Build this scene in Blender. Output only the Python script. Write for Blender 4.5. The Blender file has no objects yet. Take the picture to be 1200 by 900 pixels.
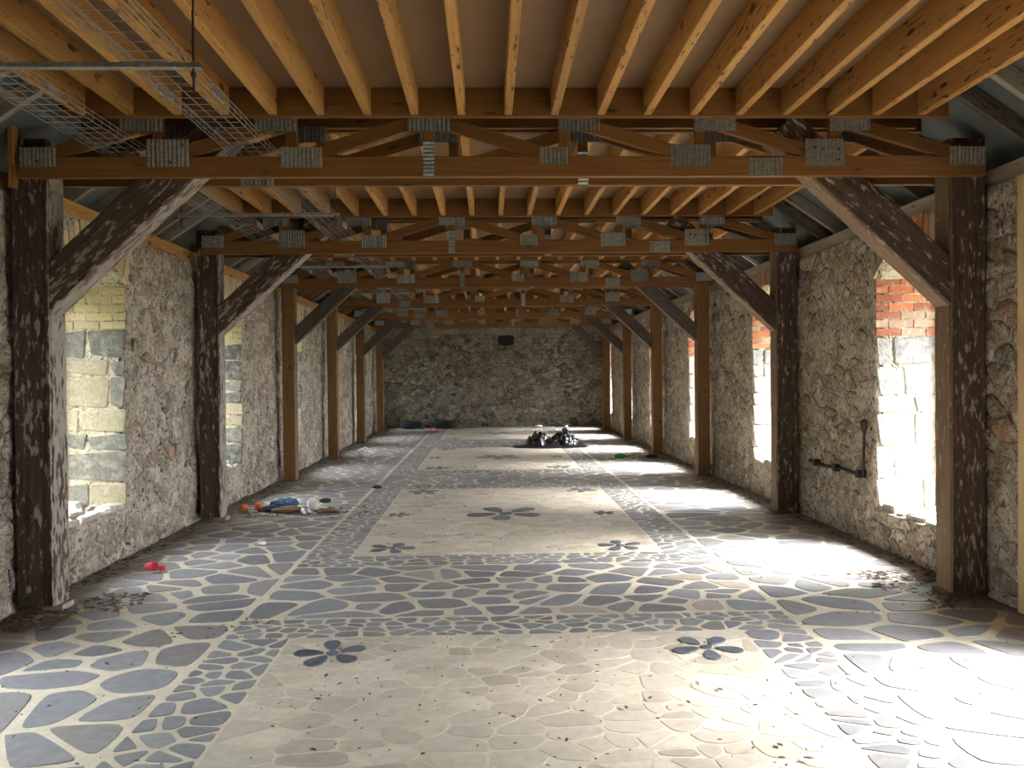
import bpy, math, random
import numpy as np
from mathutils import Vector, Matrix, noise

random.seed(7)
rng = random.Random(11)
SC = bpy.context.scene
COL = SC.collection
R = math.radians

# ------------------------------------------------------------------ camera, light, exposure
F_PX, CAM_H = 930.0, 1.55
YAW, PITCH, ROLL = R(1.6635), R(-0.648), R(-0.5455)
cy, sy, cp, sp = math.cos(YAW), math.sin(YAW), math.cos(PITCH), math.sin(PITCH)
c_fw = Vector((sy*cp, cy*cp, sp)); c_rt = Vector((cy, -sy, 0)); c_up = c_rt.cross(c_fw)
c_rt, c_up = c_rt*math.cos(ROLL)+c_up*math.sin(ROLL), c_up*math.cos(ROLL)-c_rt*math.sin(ROLL)
cam_d = bpy.data.cameras.new('camera'); cam = bpy.data.objects.new('camera', cam_d); COL.objects.link(cam)
cam_d.sensor_width = 36; cam_d.lens = 36*F_PX/1200; cam_d.clip_start = 0.05
mw = Matrix.Identity(4)
for i in range(3):
    mw[i][0], mw[i][1], mw[i][2] = c_rt[i], c_up[i], -c_fw[i]
mw[2][3] = CAM_H
cam.matrix_world = mw
SC.camera = cam

world = bpy.data.worlds.new('overcast_sky'); SC.world = world; world.use_nodes = True
bgn = world.node_tree.nodes['Background']
bgn.inputs[0].default_value = (0.86, 0.93, 1.0, 1); bgn.inputs[1].default_value = 5.0

sun_d = bpy.data.lights.new('hazy_sun', 'SUN'); sun_d.energy = 13.0; sun_d.angle = R(40); sun_d.color = (1.0, 0.98, 0.96)
sun = bpy.data.objects.new('hazy_sun', sun_d); COL.objects.link(sun)
sun.rotation_euler = Vector((-0.92, 0.12, -0.92)).to_track_quat('-Z', 'Y').to_euler()

SC.view_settings.view_transform = 'Standard'; SC.view_settings.look = 'None'
SC.view_settings.gamma = 1.0; SC.view_settings.use_curve_mapping = False
SC.view_settings.exposure = 2.42
SC.cycles.diffuse_bounces = 6; SC.cycles.max_bounces = 10

# ------------------------------------------------------------------ dimensions (metres; camera stands at x=0, y=0)
XL, XR = -3.17, 3.42            # inner wall faces
XC = (XL+XR)/2
Y0, Y1 = -1.0, 23.75            # rear and far wall
POST0, BAY = 5.31, 3.27         # front face of the first frame in view, frame spacing
WALL_TOP = 2.80
Z_CHORD = 2.863                 # underside of the trusses
Z_JOIST, Z_CEIL = 3.255, 3.435

# ------------------------------------------------------------------ node helper and materials
class NT:
    def __init__(self, name):
        self.m = bpy.data.materials.new(name); self.m.use_nodes = True
        self.t = self.m.node_tree; self.b = self.t.nodes['Principled BSDF']
    def n(self, typ, ins=None, **props):
        nd = self.t.nodes.new(typ)
        for k, v in props.items(): setattr(nd, k, v)
        for k, v in (ins or {}).items(): self.set(nd.inputs[k], v)
        return nd
    def set(self, sock, v):
        if isinstance(v, bpy.types.NodeSocket): self.t.links.new(v, sock)
        else: sock.default_value = v
    def math(self, op, a, b=0.5, c=None, clamp=False):
        nd = self.n('ShaderNodeMath', {0: a, 1: b}, operation=op, use_clamp=clamp)
        if c is not None: self.set(nd.inputs[2], c)
        return nd.outputs[0]
    def mix(self, f, a, b, blend='MIX'):
        nd = self.n('ShaderNodeMix', data_type='RGBA', blend_type=blend)
        self.set(nd.inputs[0], f)
        for s, v in ((nd.inputs[6], a), (nd.inputs[7], b)):
            self.set(s, v if isinstance(v, bpy.types.NodeSocket) else (*v, 1))
        return nd.outputs[2]
    def ramp(self, f, lo, hi):
        nd = self.n('ShaderNodeMapRange', {0: f, 1: lo, 2: hi}, clamp=True); return nd.outputs[0]
    def noise(self, vec, scale, detail=4, rough=0.55, dist=0.0):
        nd = self.n('ShaderNodeTexNoise', {'Scale': scale, 'Detail': detail, 'Roughness': rough, 'Distortion': dist})
        self.set(nd.inputs['Vector'], vec); return nd.outputs[0]
    def voro(self, vec, scale, feature='F1', rnd=1.0):
        nd = self.n('ShaderNodeTexVoronoi', {'Scale': scale, 'Randomness': rnd}, feature=feature)
        self.set(nd.inputs['Vector'], vec); return nd
    def pos(self): return self.n('ShaderNodeNewGeometry').outputs['Position']
    def scaled(self, vec, s):
        nd = self.n('ShaderNodeVectorMath', {0: vec, 1: s}, operation='MULTIPLY'); return nd.outputs[0]
    def grain_vec(self, s):          # object coordinates, stretched along the timber (local X), shifted per object
        oc = self.n('ShaderNodeTexCoord').outputs['Object']
        rn = self.n('ShaderNodeObjectInfo').outputs['Random']
        off = self.n('ShaderNodeVectorMath', {0: (37.0, 91.0, 53.0)}, operation='SCALE'); self.set(off.inputs['Scale'], rn)
        ad = self.n('ShaderNodeVectorMath', {0: oc, 1: off.outputs[0]}, operation='ADD').outputs[0]
        return self.scaled(ad, s), rn, ad
    def bump(self, h, strength, dist):
        nd = self.n('ShaderNodeBump', {'Height': h, 'Strength': strength, 'Distance': dist}); self.set(self.b.inputs['Normal'], nd.outputs[0]); return nd
    def out(self, color, rough=0.7, metal=0.0, spec=0.5):
        self.set(self.b.inputs['Base Color'], color if isinstance(color, bpy.types.NodeSocket) else (*color, 1))
        self.set(self.b.inputs['Roughness'], rough); self.set(self.b.inputs['Metallic'], metal)
        self.b.inputs['Specular IOR Level'].default_value = spec
        return self.m

MAT = {}
def plain(name, col, rough=0.6, metal=0.0, noise_amt=0.25, scale=30, spec=0.5):
    k = NT(name); p = k.n('ShaderNodeTexCoord').outputs['Object']
    v = k.noise(p, scale, 3)
    c = k.mix(k.ramp(v, 0.3, 0.7), tuple(x*(1-noise_amt) for x in col), tuple(min(1, x*(1+noise_amt)) for x in col))
    MAT[name] = k.out(c, rough, metal, spec); return k

def wood_new(name, a, b, dark, checks=0.62, rough=0.62):
    k = NT(name)
    g, rn, ad = k.grain_vec((1.2, 26, 26))
    v = k.noise(g, 1.6, 5, 0.6, 0.6)
    c = k.mix(k.ramp(v, 0.3, 0.72), a, b)
    tone = k.math('MULTIPLY_ADD', rn, 0.35, 0.82)
    c = k.mix(1.0, c, k.n('ShaderNodeCombineColor', {0: tone, 1: tone, 2: tone}).outputs[0], 'MULTIPLY')
    sp_ = k.noise(k.scaled(ad, (9, 50, 50)), 1.0, 3, 0.55)
    region = k.noise(k.scaled(ad, (1.1, 3, 3)), 1.0, 2)
    chk = k.math('MULTIPLY', k.ramp(sp_, checks, checks+0.05), k.ramp(region, 0.40, 0.50))
    c = k.mix(k.math('MULTIPLY', chk, 0.92), c, dark)
    kn = k.voro(k.scaled(ad, (2.4, 7, 7)), 1.0).outputs['Distance']
    c = k.mix(k.ramp(kn, 0.13, 0.07), c, dark)
    k.bump(v, 0.25, 0.004)
    MAT[name] = k.out(c, rough, 0, 0.3)

wood_new('sawn_softwood', (0.40, 0.19, 0.052), (0.53, 0.285, 0.092), (0.07, 0.022, 0.008), 0.60)
wood_new('web_softwood', (0.15, 0.064, 0.017), (0.215, 0.10, 0.029), (0.09, 0.03, 0.010), 0.68)
wood_new('brown_sawn_post', (0.155, 0.080, 0.033), (0.25, 0.138, 0.058), (0.05, 0.02, 0.010), 0.66)
wood_new('pale_plywood', (0.55, 0.38, 0.19), (0.66, 0.48, 0.26), (0.40, 0.25, 0.11), 0.75)
wood_new('grey_weathered_timber', (0.065, 0.052, 0.041), (0.14, 0.115, 0.09), (0.04, 0.03, 0.025), 0.58)
wood_new('pale_weathered_timber', (0.24, 0.20, 0.15), (0.38, 0.32, 0.25), (0.10, 0.08, 0.06), 0.62)

def old_paint(name, sgn, shift, facecol=None):      # dark oak with flaking pale paint; one face paler, with more paint or tan wood, partly light put into the colour
    k = NT(name)
    g, rn, ad = k.grain_vec((1.0, 14, 14))
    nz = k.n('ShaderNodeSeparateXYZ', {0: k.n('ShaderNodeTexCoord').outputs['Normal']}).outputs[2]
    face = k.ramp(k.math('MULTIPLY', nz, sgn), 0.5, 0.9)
    v = k.noise(g, 2.2, 5, 0.6, 0.5)
    base = k.mix(k.ramp(v, 0.3, 0.7), (0.040, 0.026, 0.018), (0.115, 0.078, 0.054))
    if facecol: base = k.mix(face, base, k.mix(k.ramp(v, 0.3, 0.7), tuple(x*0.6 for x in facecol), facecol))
    fl = k.noise(k.scaled(ad, (7.5, 27, 27)), 1.3, 6, 0.6, 0.2)
    big = k.noise(k.scaled(ad, (0.9, 3.0, 3.0)), 1.0, 2)
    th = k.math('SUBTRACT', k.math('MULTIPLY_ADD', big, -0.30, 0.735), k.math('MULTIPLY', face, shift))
    f = k.ramp(k.math('SUBTRACT', fl, th), 0.0, 0.035)
    pc = k.mix(k.noise(ad, 9, 2), (0.24, 0.19, 0.15), (0.46, 0.41, 0.355))
    f2 = k.ramp(k.math('SUBTRACT', fl, k.math('SUBTRACT', th, 0.05)), 0.0, 0.04)
    c = k.mix(k.math('MULTIPLY', f2, 0.55), base, (0.17, 0.105, 0.08))
    c = k.mix(f, c, pc)
    k.bump(k.math('ADD', k.math('MULTIPLY', v, 0.5), f), 0.5, 0.006)
    MAT[name] = k.out(c, 0.72, 0, 0.3)
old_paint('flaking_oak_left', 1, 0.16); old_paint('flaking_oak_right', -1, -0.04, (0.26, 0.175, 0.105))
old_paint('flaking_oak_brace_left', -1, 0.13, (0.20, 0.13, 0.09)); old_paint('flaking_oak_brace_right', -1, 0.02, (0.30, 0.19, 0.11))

def mottle(k, p, c, pale, mid, dark, pit):
    """weathering shared by plaster and stone: pale lime patches, brown staining, dark crevices and pits"""
    warp = k.n('ShaderNodeVectorMath', {0: p, 1: k.scaled(k.n('ShaderNodeTexNoise', {'Scale': 9.0, 'Detail': 4.0, 'Vector': p}).outputs['Color'], (0.16, 0.16, 0.16))}, operation='ADD').outputs[0]
    n1 = k.noise(p, 1.2, 4, 0.6); n2 = k.noise(warp, 9, 6, 0.7); n3 = k.noise(warp, 26, 5, 0.65); n4 = k.noise(p, 5.0, 4, 0.6)
    c = k.mix(k.math('MULTIPLY', k.ramp(n2, 0.50, 0.60), 0.8), c, pale)
    c = k.mix(k.math('MULTIPLY', k.ramp(n4, 0.52, 0.66), 0.75), c, mid)
    c = k.mix(k.math('MULTIPLY', k.ramp(n3, 0.52, 0.62), 0.85), c, dark)
    edge = k.n('ShaderNodeTexVoronoi', {'Scale': 8.5, 'Vector': warp}, feature='DISTANCE_TO_EDGE').outputs['Distance']
    crev = k.math('MULTIPLY', k.ramp(edge, 0.09, 0.01), k.ramp(n4, 0.40, 0.56))
    v = k.voro(warp, 13).outputs['Distance']
    pits = k.math('MULTIPLY', k.ramp(v, 0.24, 0.15), k.ramp(n1, 0.42, 0.60))
    hole = k.math('MAXIMUM', k.math('MULTIPLY', crev, 0.35), pits)
    c = k.mix(hole, c, pit)
    h = k.math('ADD', k.math('ADD', n2, k.math('MULTIPLY', n3, 0.6)), k.math('MULTIPLY', hole, -0.8))
    return c, h
def plaster(name, a, b, pale, mid, dark, pit):
    k = NT(name); p = k.pos()
    c = k.mix(k.ramp(k.noise(p, 1.7, 5, 0.6), 0.36, 0.64), a, b)
    c, h = mottle(k, p, c, pale, mid, dark, pit)
    k.bump(h, 1.0, 0.035)
    MAT[name] = k.out(c, 0.9, 0, 0.2)
WPAL = ((0.72, 0.64, 0.53), (0.41, 0.32, 0.225), (0.17, 0.125, 0.09), (0.045, 0.035, 0.028))
plaster('old_lime_plaster', (0.51, 0.425, 0.325), (0.60, 0.525, 0.43), *WPAL)
plaster('cream_jamb_mortar', (0.56, 0.49, 0.34), (0.62, 0.57, 0.44), (0.66, 0.62, 0.52), (0.46, 0.37, 0.23), (0.30, 0.24, 0.16), (0.14, 0.11, 0.08))
plaster('far_wall_mortar', (0.33, 0.30, 0.235), (0.44, 0.40, 0.32), (0.50, 0.455, 0.37), (0.24, 0.21, 0.155), (0.10, 0.085, 0.068), (0.03, 0.025, 0.022))

def stone(name, wash, amount, rough=0.85, bump=0.7, lo=0.44, hi=0.62, scale=10, pal=None):
    k = NT(name); p = k.pos()
    col = k.n('ShaderNodeAttribute', attribute_name='Col').outputs['Color']
    n1 = k.noise(p, scale, 6, 0.68); n2 = k.noise(p, 45, 4, 0.6)
    c = k.mix(1.0, col, k.n('ShaderNodeCombineColor', {i: k.math('MULTIPLY_ADD', n2, 1.0, 0.5) for i in range(3)}).outputs[0], 'MULTIPLY')
    c = k.mix(k.math('MULTIPLY', k.ramp(n1, lo, hi), amount), c, wash)
    h = k.math('ADD', n1, k.math('MULTIPLY', n2, 0.5))
    if pal: c, h = mottle(k, p, c, *pal)
    k.bump(h, bump, 0.025)
    MAT[name] = k.out(c, rough, 0, 0.3)
stone('rubble_stone', (0.50, 0.43, 0.34), 0.5, lo=0.40, hi=0.58, bump=1.0, pal=WPAL)
stone('jamb_block', (0.50, 0.45, 0.34), 0.6, lo=0.45, hi=0.72, scale=14)
stone('pale_jamb_block', (0.40, 0.375, 0.335), 0.7, lo=0.46, hi=0.60, scale=16)
stone('far_rubble', (0.27, 0.245, 0.19), 0.55, pal=((0.52, 0.475, 0.385), (0.27, 0.235, 0.175), (0.10, 0.085, 0.066), (0.025, 0.02, 0.018)))
stone('old_brick', (0.60, 0.54, 0.44), 0.5, lo=0.55, hi=0.64, bump=0.4, scale=18)

def paving(name, dust, amt, rough, lo=0.46, hi=0.68):
    k = NT(name); p = k.pos()
    col = k.n('ShaderNodeAttribute', attribute_name='Col').outputs['Color']
    n1 = k.noise(p, 1.1, 6, 0.68); n2 = k.noise(p, 16, 5, 0.6); n3 = k.noise(p, 90, 3)
    c = k.mix(1.0, col, k.n('ShaderNodeCombineColor', {i: k.math('MULTIPLY_ADD', n2, 0.7, 0.65) for i in range(3)}).outputs[0], 'MULTIPLY')
    d = k.math('ADD', k.math('MULTIPLY', k.ramp(n1, lo, hi), amt), k.math('MULTIPLY', k.ramp(n2, 0.56, 0.72), amt*0.5), clamp=True)
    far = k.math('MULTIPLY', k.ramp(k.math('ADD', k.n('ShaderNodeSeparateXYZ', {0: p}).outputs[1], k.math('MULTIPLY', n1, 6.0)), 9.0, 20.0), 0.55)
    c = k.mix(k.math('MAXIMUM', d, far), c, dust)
    speck = k.math('MULTIPLY', k.ramp(n3, 0.66, 0.72), k.ramp(n2, 0.5, 0.56))
    c = k.mix(k.math('MULTIPLY', speck, 0.7), c, (0.10, 0.075, 0.055))
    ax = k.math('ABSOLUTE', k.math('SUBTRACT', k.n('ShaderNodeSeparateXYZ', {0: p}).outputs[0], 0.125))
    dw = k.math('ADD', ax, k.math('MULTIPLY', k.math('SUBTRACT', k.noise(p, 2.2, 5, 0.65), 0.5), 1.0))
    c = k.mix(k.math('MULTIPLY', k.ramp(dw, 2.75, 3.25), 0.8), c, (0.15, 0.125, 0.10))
    k.bump(k.math('ADD', n2, k.math('MULTIPLY', n3, 0.3)), 0.25, 0.006)
    MAT[name] = k.out(c, rough, 0, 0.4)
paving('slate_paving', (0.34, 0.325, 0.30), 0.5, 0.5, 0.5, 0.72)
paving('cream_paving', (0.50, 0.45, 0.37), 0.45, 0.6)
def mortar():
    k = NT('floor_mortar'); p = k.pos()
    n1 = k.noise(p, 1.1, 6, 0.68); n2 = k.noise(p, 22, 5, 0.6)
    c = k.mix(k.ramp(n2, 0.3, 0.7), (0.64, 0.565, 0.43), (0.77, 0.70, 0.565))
    c = k.mix(k.math('MULTIPLY', k.ramp(n1, 0.46, 0.70), 0.45), c, (0.42, 0.38, 0.31))
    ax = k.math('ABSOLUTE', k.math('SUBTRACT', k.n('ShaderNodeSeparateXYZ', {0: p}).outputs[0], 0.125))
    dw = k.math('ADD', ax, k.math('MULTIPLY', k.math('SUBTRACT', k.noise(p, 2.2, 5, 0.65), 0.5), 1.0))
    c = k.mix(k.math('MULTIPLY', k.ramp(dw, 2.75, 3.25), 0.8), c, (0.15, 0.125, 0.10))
    k.bump(n2, 0.4, 0.01)
    MAT['floor_mortar'] = k.out(c, 0.8, 0, 0.3)
mortar()

def galvanised():
    k = NT('galvanised_steel'); p = k.n('ShaderNodeTexCoord').outputs['Object']
    v = k.noise(p, 40, 3); rn = k.n('ShaderNodeObjectInfo').outputs['Random']
    c = k.mix(k.ramp(v, 0.3, 0.7), (0.24, 0.25, 0.235), (0.42, 0.43, 0.40))
    t = k.math('MULTIPLY_ADD', rn, 0.4, 0.75)
    c = k.mix(1.0, c, k.n('ShaderNodeCombineColor', {i: t for i in range(3)}).outputs[0], 'MULTIPLY')
    MAT['galvanised_steel'] = k.out(c, 0.45, 0.6)
galvanised()
plain('wire_steel', (0.30, 0.31, 0.30), 0.45, 0.6, 0.1)
plain('dark_iron', (0.035, 0.028, 0.024), 0.65, 0.4, 0.4)
plain('bolt_steel', (0.08, 0.075, 0.07), 0.5, 0.6)
plain('hardboard', (0.25, 0.155, 0.072), 0.75, 0, 0.06, 3)
plain('roof_sheet_grey', (0.105, 0.118, 0.105), 0.6, 0, 0.10, 2)
plain('black_plastic', (0.012, 0.012, 0.014), 0.28, 0, 0.2)
plain('tyre_rubber', (0.012, 0.012, 0.013), 0.7, 0, 0.3)
plain('red_plastic', (0.62, 0.05, 0.08), 0.45, 0, 0.1)
plain('white_plastic', (0.88, 0.89, 0.90), 0.5, 0, 0.04)
plain('orange_plastic', (0.75, 0.16, 0.04), 0.5, 0, 0.1)
plain('blue_cloth', (0.06, 0.13, 0.26), 0.8, 0, 0.4)
plain('paper_white', (0.72, 0.70, 0.66), 0.7, 0, 0.1)
plain('can_silver', (0.62, 0.62, 0.62), 0.3, 0.8, 0.1)
plain('green_glass', (0.03, 0.20, 0.06), 0.15, 0, 0.1)
plain('teal_plastic', (0.05, 0.33, 0.26), 0.5, 0, 0.1)
plain('pale_blue_plastic', (0.35, 0.52, 0.65), 0.4, 0, 0.1)
plain('dry_leaf', (0.10, 0.055, 0.028), 0.85, 0, 0.6, 12)
plain('dirt', (0.12, 0.09, 0.065), 0.95, 0, 0.5, 9)
plain('dark_rag', (0.035, 0.035, 0.038), 0.9, 0, 0.5)
plain('brown_cardboard', (0.24, 0.15, 0.08), 0.85, 0, 0.3)
plain('outdoor_grass', (0.065, 0.07, 0.04), 0.95, 0, 0.4, 0.8)
plain('socket_shade', (0.02, 0.018, 0.016), 0.95, 0, 0.3)  # near-black standing for the shade inside the beam socket

# ------------------------------------------------------------------ object helpers
WLOC = {}
def link(o, parent=None, loc=(0, 0, 0)):
    COL.objects.link(o)
    WLOC[o.name] = Vector(loc)
    if parent is not None:
        o.parent = parent; o.location = Vector(loc)-WLOC[parent.name]
    else: o.location = loc
    return o
def tag(o, label=None, cat=None, group=None, kind=None):
    for k_, v in (('label', label), ('category', cat), ('group', group), ('kind', kind)):
        if v: o[k_] = v
    return o
def empty(name, loc, label=None, cat=None, group=None):
    o = bpy.data.objects.new(name, None); o.empty_display_size = 0.1
    link(o, None, loc); return tag(o, label, cat, group)
def new_mesh(name, verts, faces, mat, cols=None, smooth=False):
    me = bpy.data.meshes.new(name); me.from_pydata(verts, [], faces)
    if mat: me.materials.append(MAT[mat])
    if cols is not None:
        at = me.attributes.new('Col', 'FLOAT_COLOR', 'POINT')
        if isinstance(cols, tuple): arr = np.tile(np.array([*cols, 1.0], np.float32), len(verts))
        else:
            arr = np.ones((len(verts), 4), np.float32); arr[:, :3] = cols; arr = arr.ravel()
        at.data.foreach_set('color', arr)
    if smooth: me.polygons.foreach_set('use_smooth', [True]*len(me.polygons))
    me.update(); return me
def world_obj(name, verts, faces, mat, parent=None, cols=None, smooth=False, base=False):
    """mesh given in world coordinates; its origin is put at its centre (or base centre)"""
    a = np.array(verts, float); lo, hi = a.min(0), a.max(0); c = (lo+hi)/2
    if base: c[2] = lo[2]
    me = new_mesh(name, (a-c).tolist(), faces, mat, cols, smooth)
    return link(bpy.data.objects.new(name, me), parent, c)
class Acc:                                   # collects many shapes into one mesh
    def __init__(self): self.v, self.f, self.c = [], [], []
    def add(self, v, f, col=None):
        n0 = len(self.v); self.v += v; self.f += [tuple(i+n0 for i in q) for q in f]
        if col is not None: self.c += [col]*len(v)
    def obj(self, name, mat, parent=None, smooth=False, base=False):
        return world_obj(name, self.v, self.f, mat, parent, np.array(self.c, np.float32) if self.c else None, smooth, base)
BOXF = [(0, 3, 2, 1), (4, 5, 6, 7), (0, 1, 5, 4), (1, 2, 6, 5), (2, 3, 7, 6), (3, 0, 4, 7)]
def box(x0, x1, y0, y1, z0, z1):
    return ([(x0, y0, z0), (x1, y0, z0), (x1, y1, z0), (x0, y1, z0), (x0, y0, z1), (x1, y0, z1), (x1, y1, z1), (x0, y1, z1)], BOXF)
def timber_geo(L, w, h, ch=0.004, seg=1, wob=0.0, seed=0):
    """beam along local X, width w (Y), height h (Z), chamfered arrises, optional wear wobble"""
    v, f = [], []; rr = random.Random(seed)
    prof = [(-w/2+ch, -h/2), (w/2-ch, -h/2), (w/2, -h/2+ch), (w/2, h/2-ch), (w/2-ch, h/2), (-w/2+ch, h/2), (-w/2, h/2-ch), (-w/2, -h/2+ch)]
    for i in range(seg+1):
        x = -L/2+L*i/seg
        for (a, b) in prof:
            if wob: v.append((x, a+rr.uniform(-wob, wob), b+rr.uniform(-wob, wob)))
            else: v.append((x, a, b))
    for i in range(seg):
        for j in range(8):
            k2 = (j+1) % 8; f.append((i*8+j, i*8+k2, i*8+8+k2, i*8+8+j))
    f.append(tuple(range(7, -1, -1))); f.append(tuple(seg*8+j for j in range(8)))
    return v, f
TCACHE = {}
def timber(name, p0, p1, w, h, mat, parent=None, up=(0, 0, 1), ch=0.004, seg=1, wob=0.0, seed=0):
    p0, p1 = Vector(p0), Vector(p1); d = p1-p0; L = d.length; ex = d/L
    upv = Vector(up); ey = upv.cross(ex).normalized(); ez = ex.cross(ey)
    key = (name, round(L, 4), w, h, mat, ch, seg, wob, seed)
    if key not in TCACHE:
        v, f = timber_geo(L, w, h, ch, seg, wob, seed); TCACHE[key] = new_mesh(name, v, f, mat)
    o = bpy.data.objects.new(name, TCACHE[key]); link(o, parent, (p0+p1)/2)
    m = Matrix((ex, ey, ez)).transposed(); o.rotation_mode = 'QUATERNION'; o.rotation_quaternion = m.to_quaternion()
    return o
def tube_geo(pts, r, n=6):
    v, f = [], []
    P = [Vector(p) for p in pts]
    for i, p in enumerate(P):
        t = (P[min(i+1, len(P)-1)]-P[max(i-1, 0)]).normalized()
        a = t.cross(Vector((0, 0, 1)) if abs(t.z) < 0.9 else Vector((1, 0, 0))).normalized(); b = t.cross(a)
        rad = r[i] if isinstance(r, (list, tuple)) else r
        for j in range(n):
            an = 2*math.pi*j/n; q = p+(a*math.cos(an)+b*math.sin(an))*rad; v.append(tuple(q))
    for i in range(len(P)-1):
        for j in range(n):
            k2 = (j+1) % n; f.append((i*n+j, i*n+k2, (i+1)*n+k2, (i+1)*n+j))
    f.append(tuple(range(n))); f.append(tuple((len(P)-1)*n+j for j in range(n)))
    return v, f
def lathe_geo(prof, n=16):
    v, f = [], []
    for (r_, z) in prof:
        for j in range(n):
            a = 2*math.pi*j/n; v.append((r_*math.cos(a), r_*math.sin(a), z))
    for i in range(len(prof)-1):
        for j in range(n):
            k2 = (j+1) % n; f.append((i*n+j, i*n+k2, (i+1)*n+k2, (i+1)*n+j))
    return v, f
def place(name, v, f, mat, loc, parent=None, rot=(0, 0, 0), smooth=False):
    o = bpy.data.objects.new(name, new_mesh(name, v, f, mat, None, smooth)); link(o, parent, loc); o.rotation_euler = rot; return o
def project(p):
    d = Vector(p)-Vector((0, 0, CAM_H)); z = d.dot(c_fw)
    if z < 0.1: return None
    return 600+F_PX*d.dot(c_rt)/z, 450-F_PX*d.dot(c_up)/z

# ------------------------------------------------------------------ irregular stone cells
def clip(poly, nx, ny, c):                  # keep nx*x+ny*y <= c
    out = []; m = len(poly)
    for i in range(m):
        a, b = poly[i], poly[(i+1) % m]
        da, db = nx*a[0]+ny*a[1]-c, nx*b[0]+ny*b[1]-c
        if da <= 0: out.append(a)
        if (da < 0 < db) or (db < 0 < da):
            t = da/(da-db); out.append((a[0]+(b[0]-a[0])*t, a[1]+(b[1]-a[1])*t))
    return out
def chaikin(poly, q):
    out = []; m = len(poly)
    for i in range(m):
        a, b = poly[i], poly[(i+1) % m]
        out.append((a[0]+(b[0]-a[0])*q, a[1]+(b[1]-a[1])*q)); out.append((b[0]+(a[0]-b[0])*q, b[1]+(a[1]-b[1])*q))
    return out
def area(poly):
    return 0.5*sum(poly[i][0]*poly[(i+1) % len(poly)][1]-poly[(i+1) % len(poly)][0]*poly[i][1] for i in range(len(poly)))
def cells(x0, x1, y0, y1, su, sv, joint, seed, drop=0.2, jit=0.42, cut=0.16):
    rr = random.Random(seed); pts = []
    nu, nv = max(1, round((x1-x0)/su)), max(1, round((y1-y0)/sv)); du, dv = (x1-x0)/nu, (y1-y0)/nv
    for j in range(nv):
        for i in range(nu):
            if rr.random() < drop and nu*nv > 4: continue
            u = x0+du*(i+0.5+rr.uniform(-jit, jit)+(0.25 if j % 2 else -0.25)*(nu > 2)); v = y0+dv*(j+0.5+rr.uniform(-jit, jit))
            pts.append((min(max(u, x0+0.1*du), x1-0.1*du), min(max(v, y0+0.1*dv), y1-0.1*dv)))
    A = np.array(pts); asp = np.array([1.0, du/dv]); out = []
    for i, p in enumerate(pts):
        d2 = (((A-A[i])*asp)**2).sum(1); nb = np.argsort(d2)[1:17]
        g = joint*rr.uniform(0.6, 1.5)/2
        poly = [(x0, y0), (x1, y0), (x1, y1), (x0, y1)]
        for q in nb:
            # bisector in the stretched metric
            ax, ay = (A[q]-A[i]); nx, ny = ax*asp[0]**2, ay*asp[1]**2
            mx, my = (A[q]+A[i])/2; L = math.hypot(nx, ny)
            if L < 1e-9: continue
            poly = clip(poly, nx/L, ny/L, (nx*mx+ny*my)/L-g)
            if len(poly) < 3: break
        if len(poly) < 3 or area(poly) < 0.12*du*dv: continue
        out.append(chaikin(poly, cut*rr.uniform(0.7, 1.3)))
    return out
def stone_geo(poly, frame, h, rr, inset=0.82, base=-0.02, dome=True, jit=0.0):
    n = len(poly); cx = sum(p[0] for p in poly)/n; cyy = sum(p[1] for p in poly)/n
    v = [frame(a, b, base) for a, b in poly]
    hm = h*(0.55 if dome else 0.75)
    v += [frame(a, b, hm+rr.uniform(-jit, jit)) for a, b in poly]
    v += [frame(cx+(a-cx)*inset, cyy+(b-cyy)*inset, h+rr.uniform(-jit, jit)) for a, b in poly]
    f = []
    for r_ in (0, 1):
        for i in range(n):
            k2 = (i+1) % n; f.append((r_*n+i, r_*n+k2, (r_+1)*n+k2, (r_+1)*n+i))
    f.append(tuple(2*n+i for i in range(n)))
    return v, f
def seen(poly, frame):
    px = [project(frame(a, b, 0)) for a, b in poly]
    if any(p is None for p in px): return 0.0
    cx = sum(p[0] for p in px)/len(px); cyy = sum(p[1] for p in px)/len(px)
    if not (-15 < cx < 1215 and -15 < cyy < 915): return 0.0
    return abs(area(px))
def pieces(name, items, mat, parent, limit=300, smooth=False, stuff_name=None):
    """items: (score, verts, faces, colour); the ones that show largest become parts, the rest one stuff part"""
    items = sorted(items, key=lambda t: -t[0])
    for s, v, f, c in items[:limit]: world_obj(name, v, f, mat, parent, c, smooth)
    rest = items[limit:]
    if rest:
        a = Acc()
        for s, v, f, c in rest: a.add(v, f, c)
        tag(a.obj(stuff_name or name+'_field', mat, parent, smooth), kind='stuff')
def vary(c, rr, amt=0.15):
    t = 1+rr.uniform(-amt, amt); return tuple(max(0.004, min(1, x*t*(1+rr.uniform(-0.018, 0.018)))) for x in c)

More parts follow.
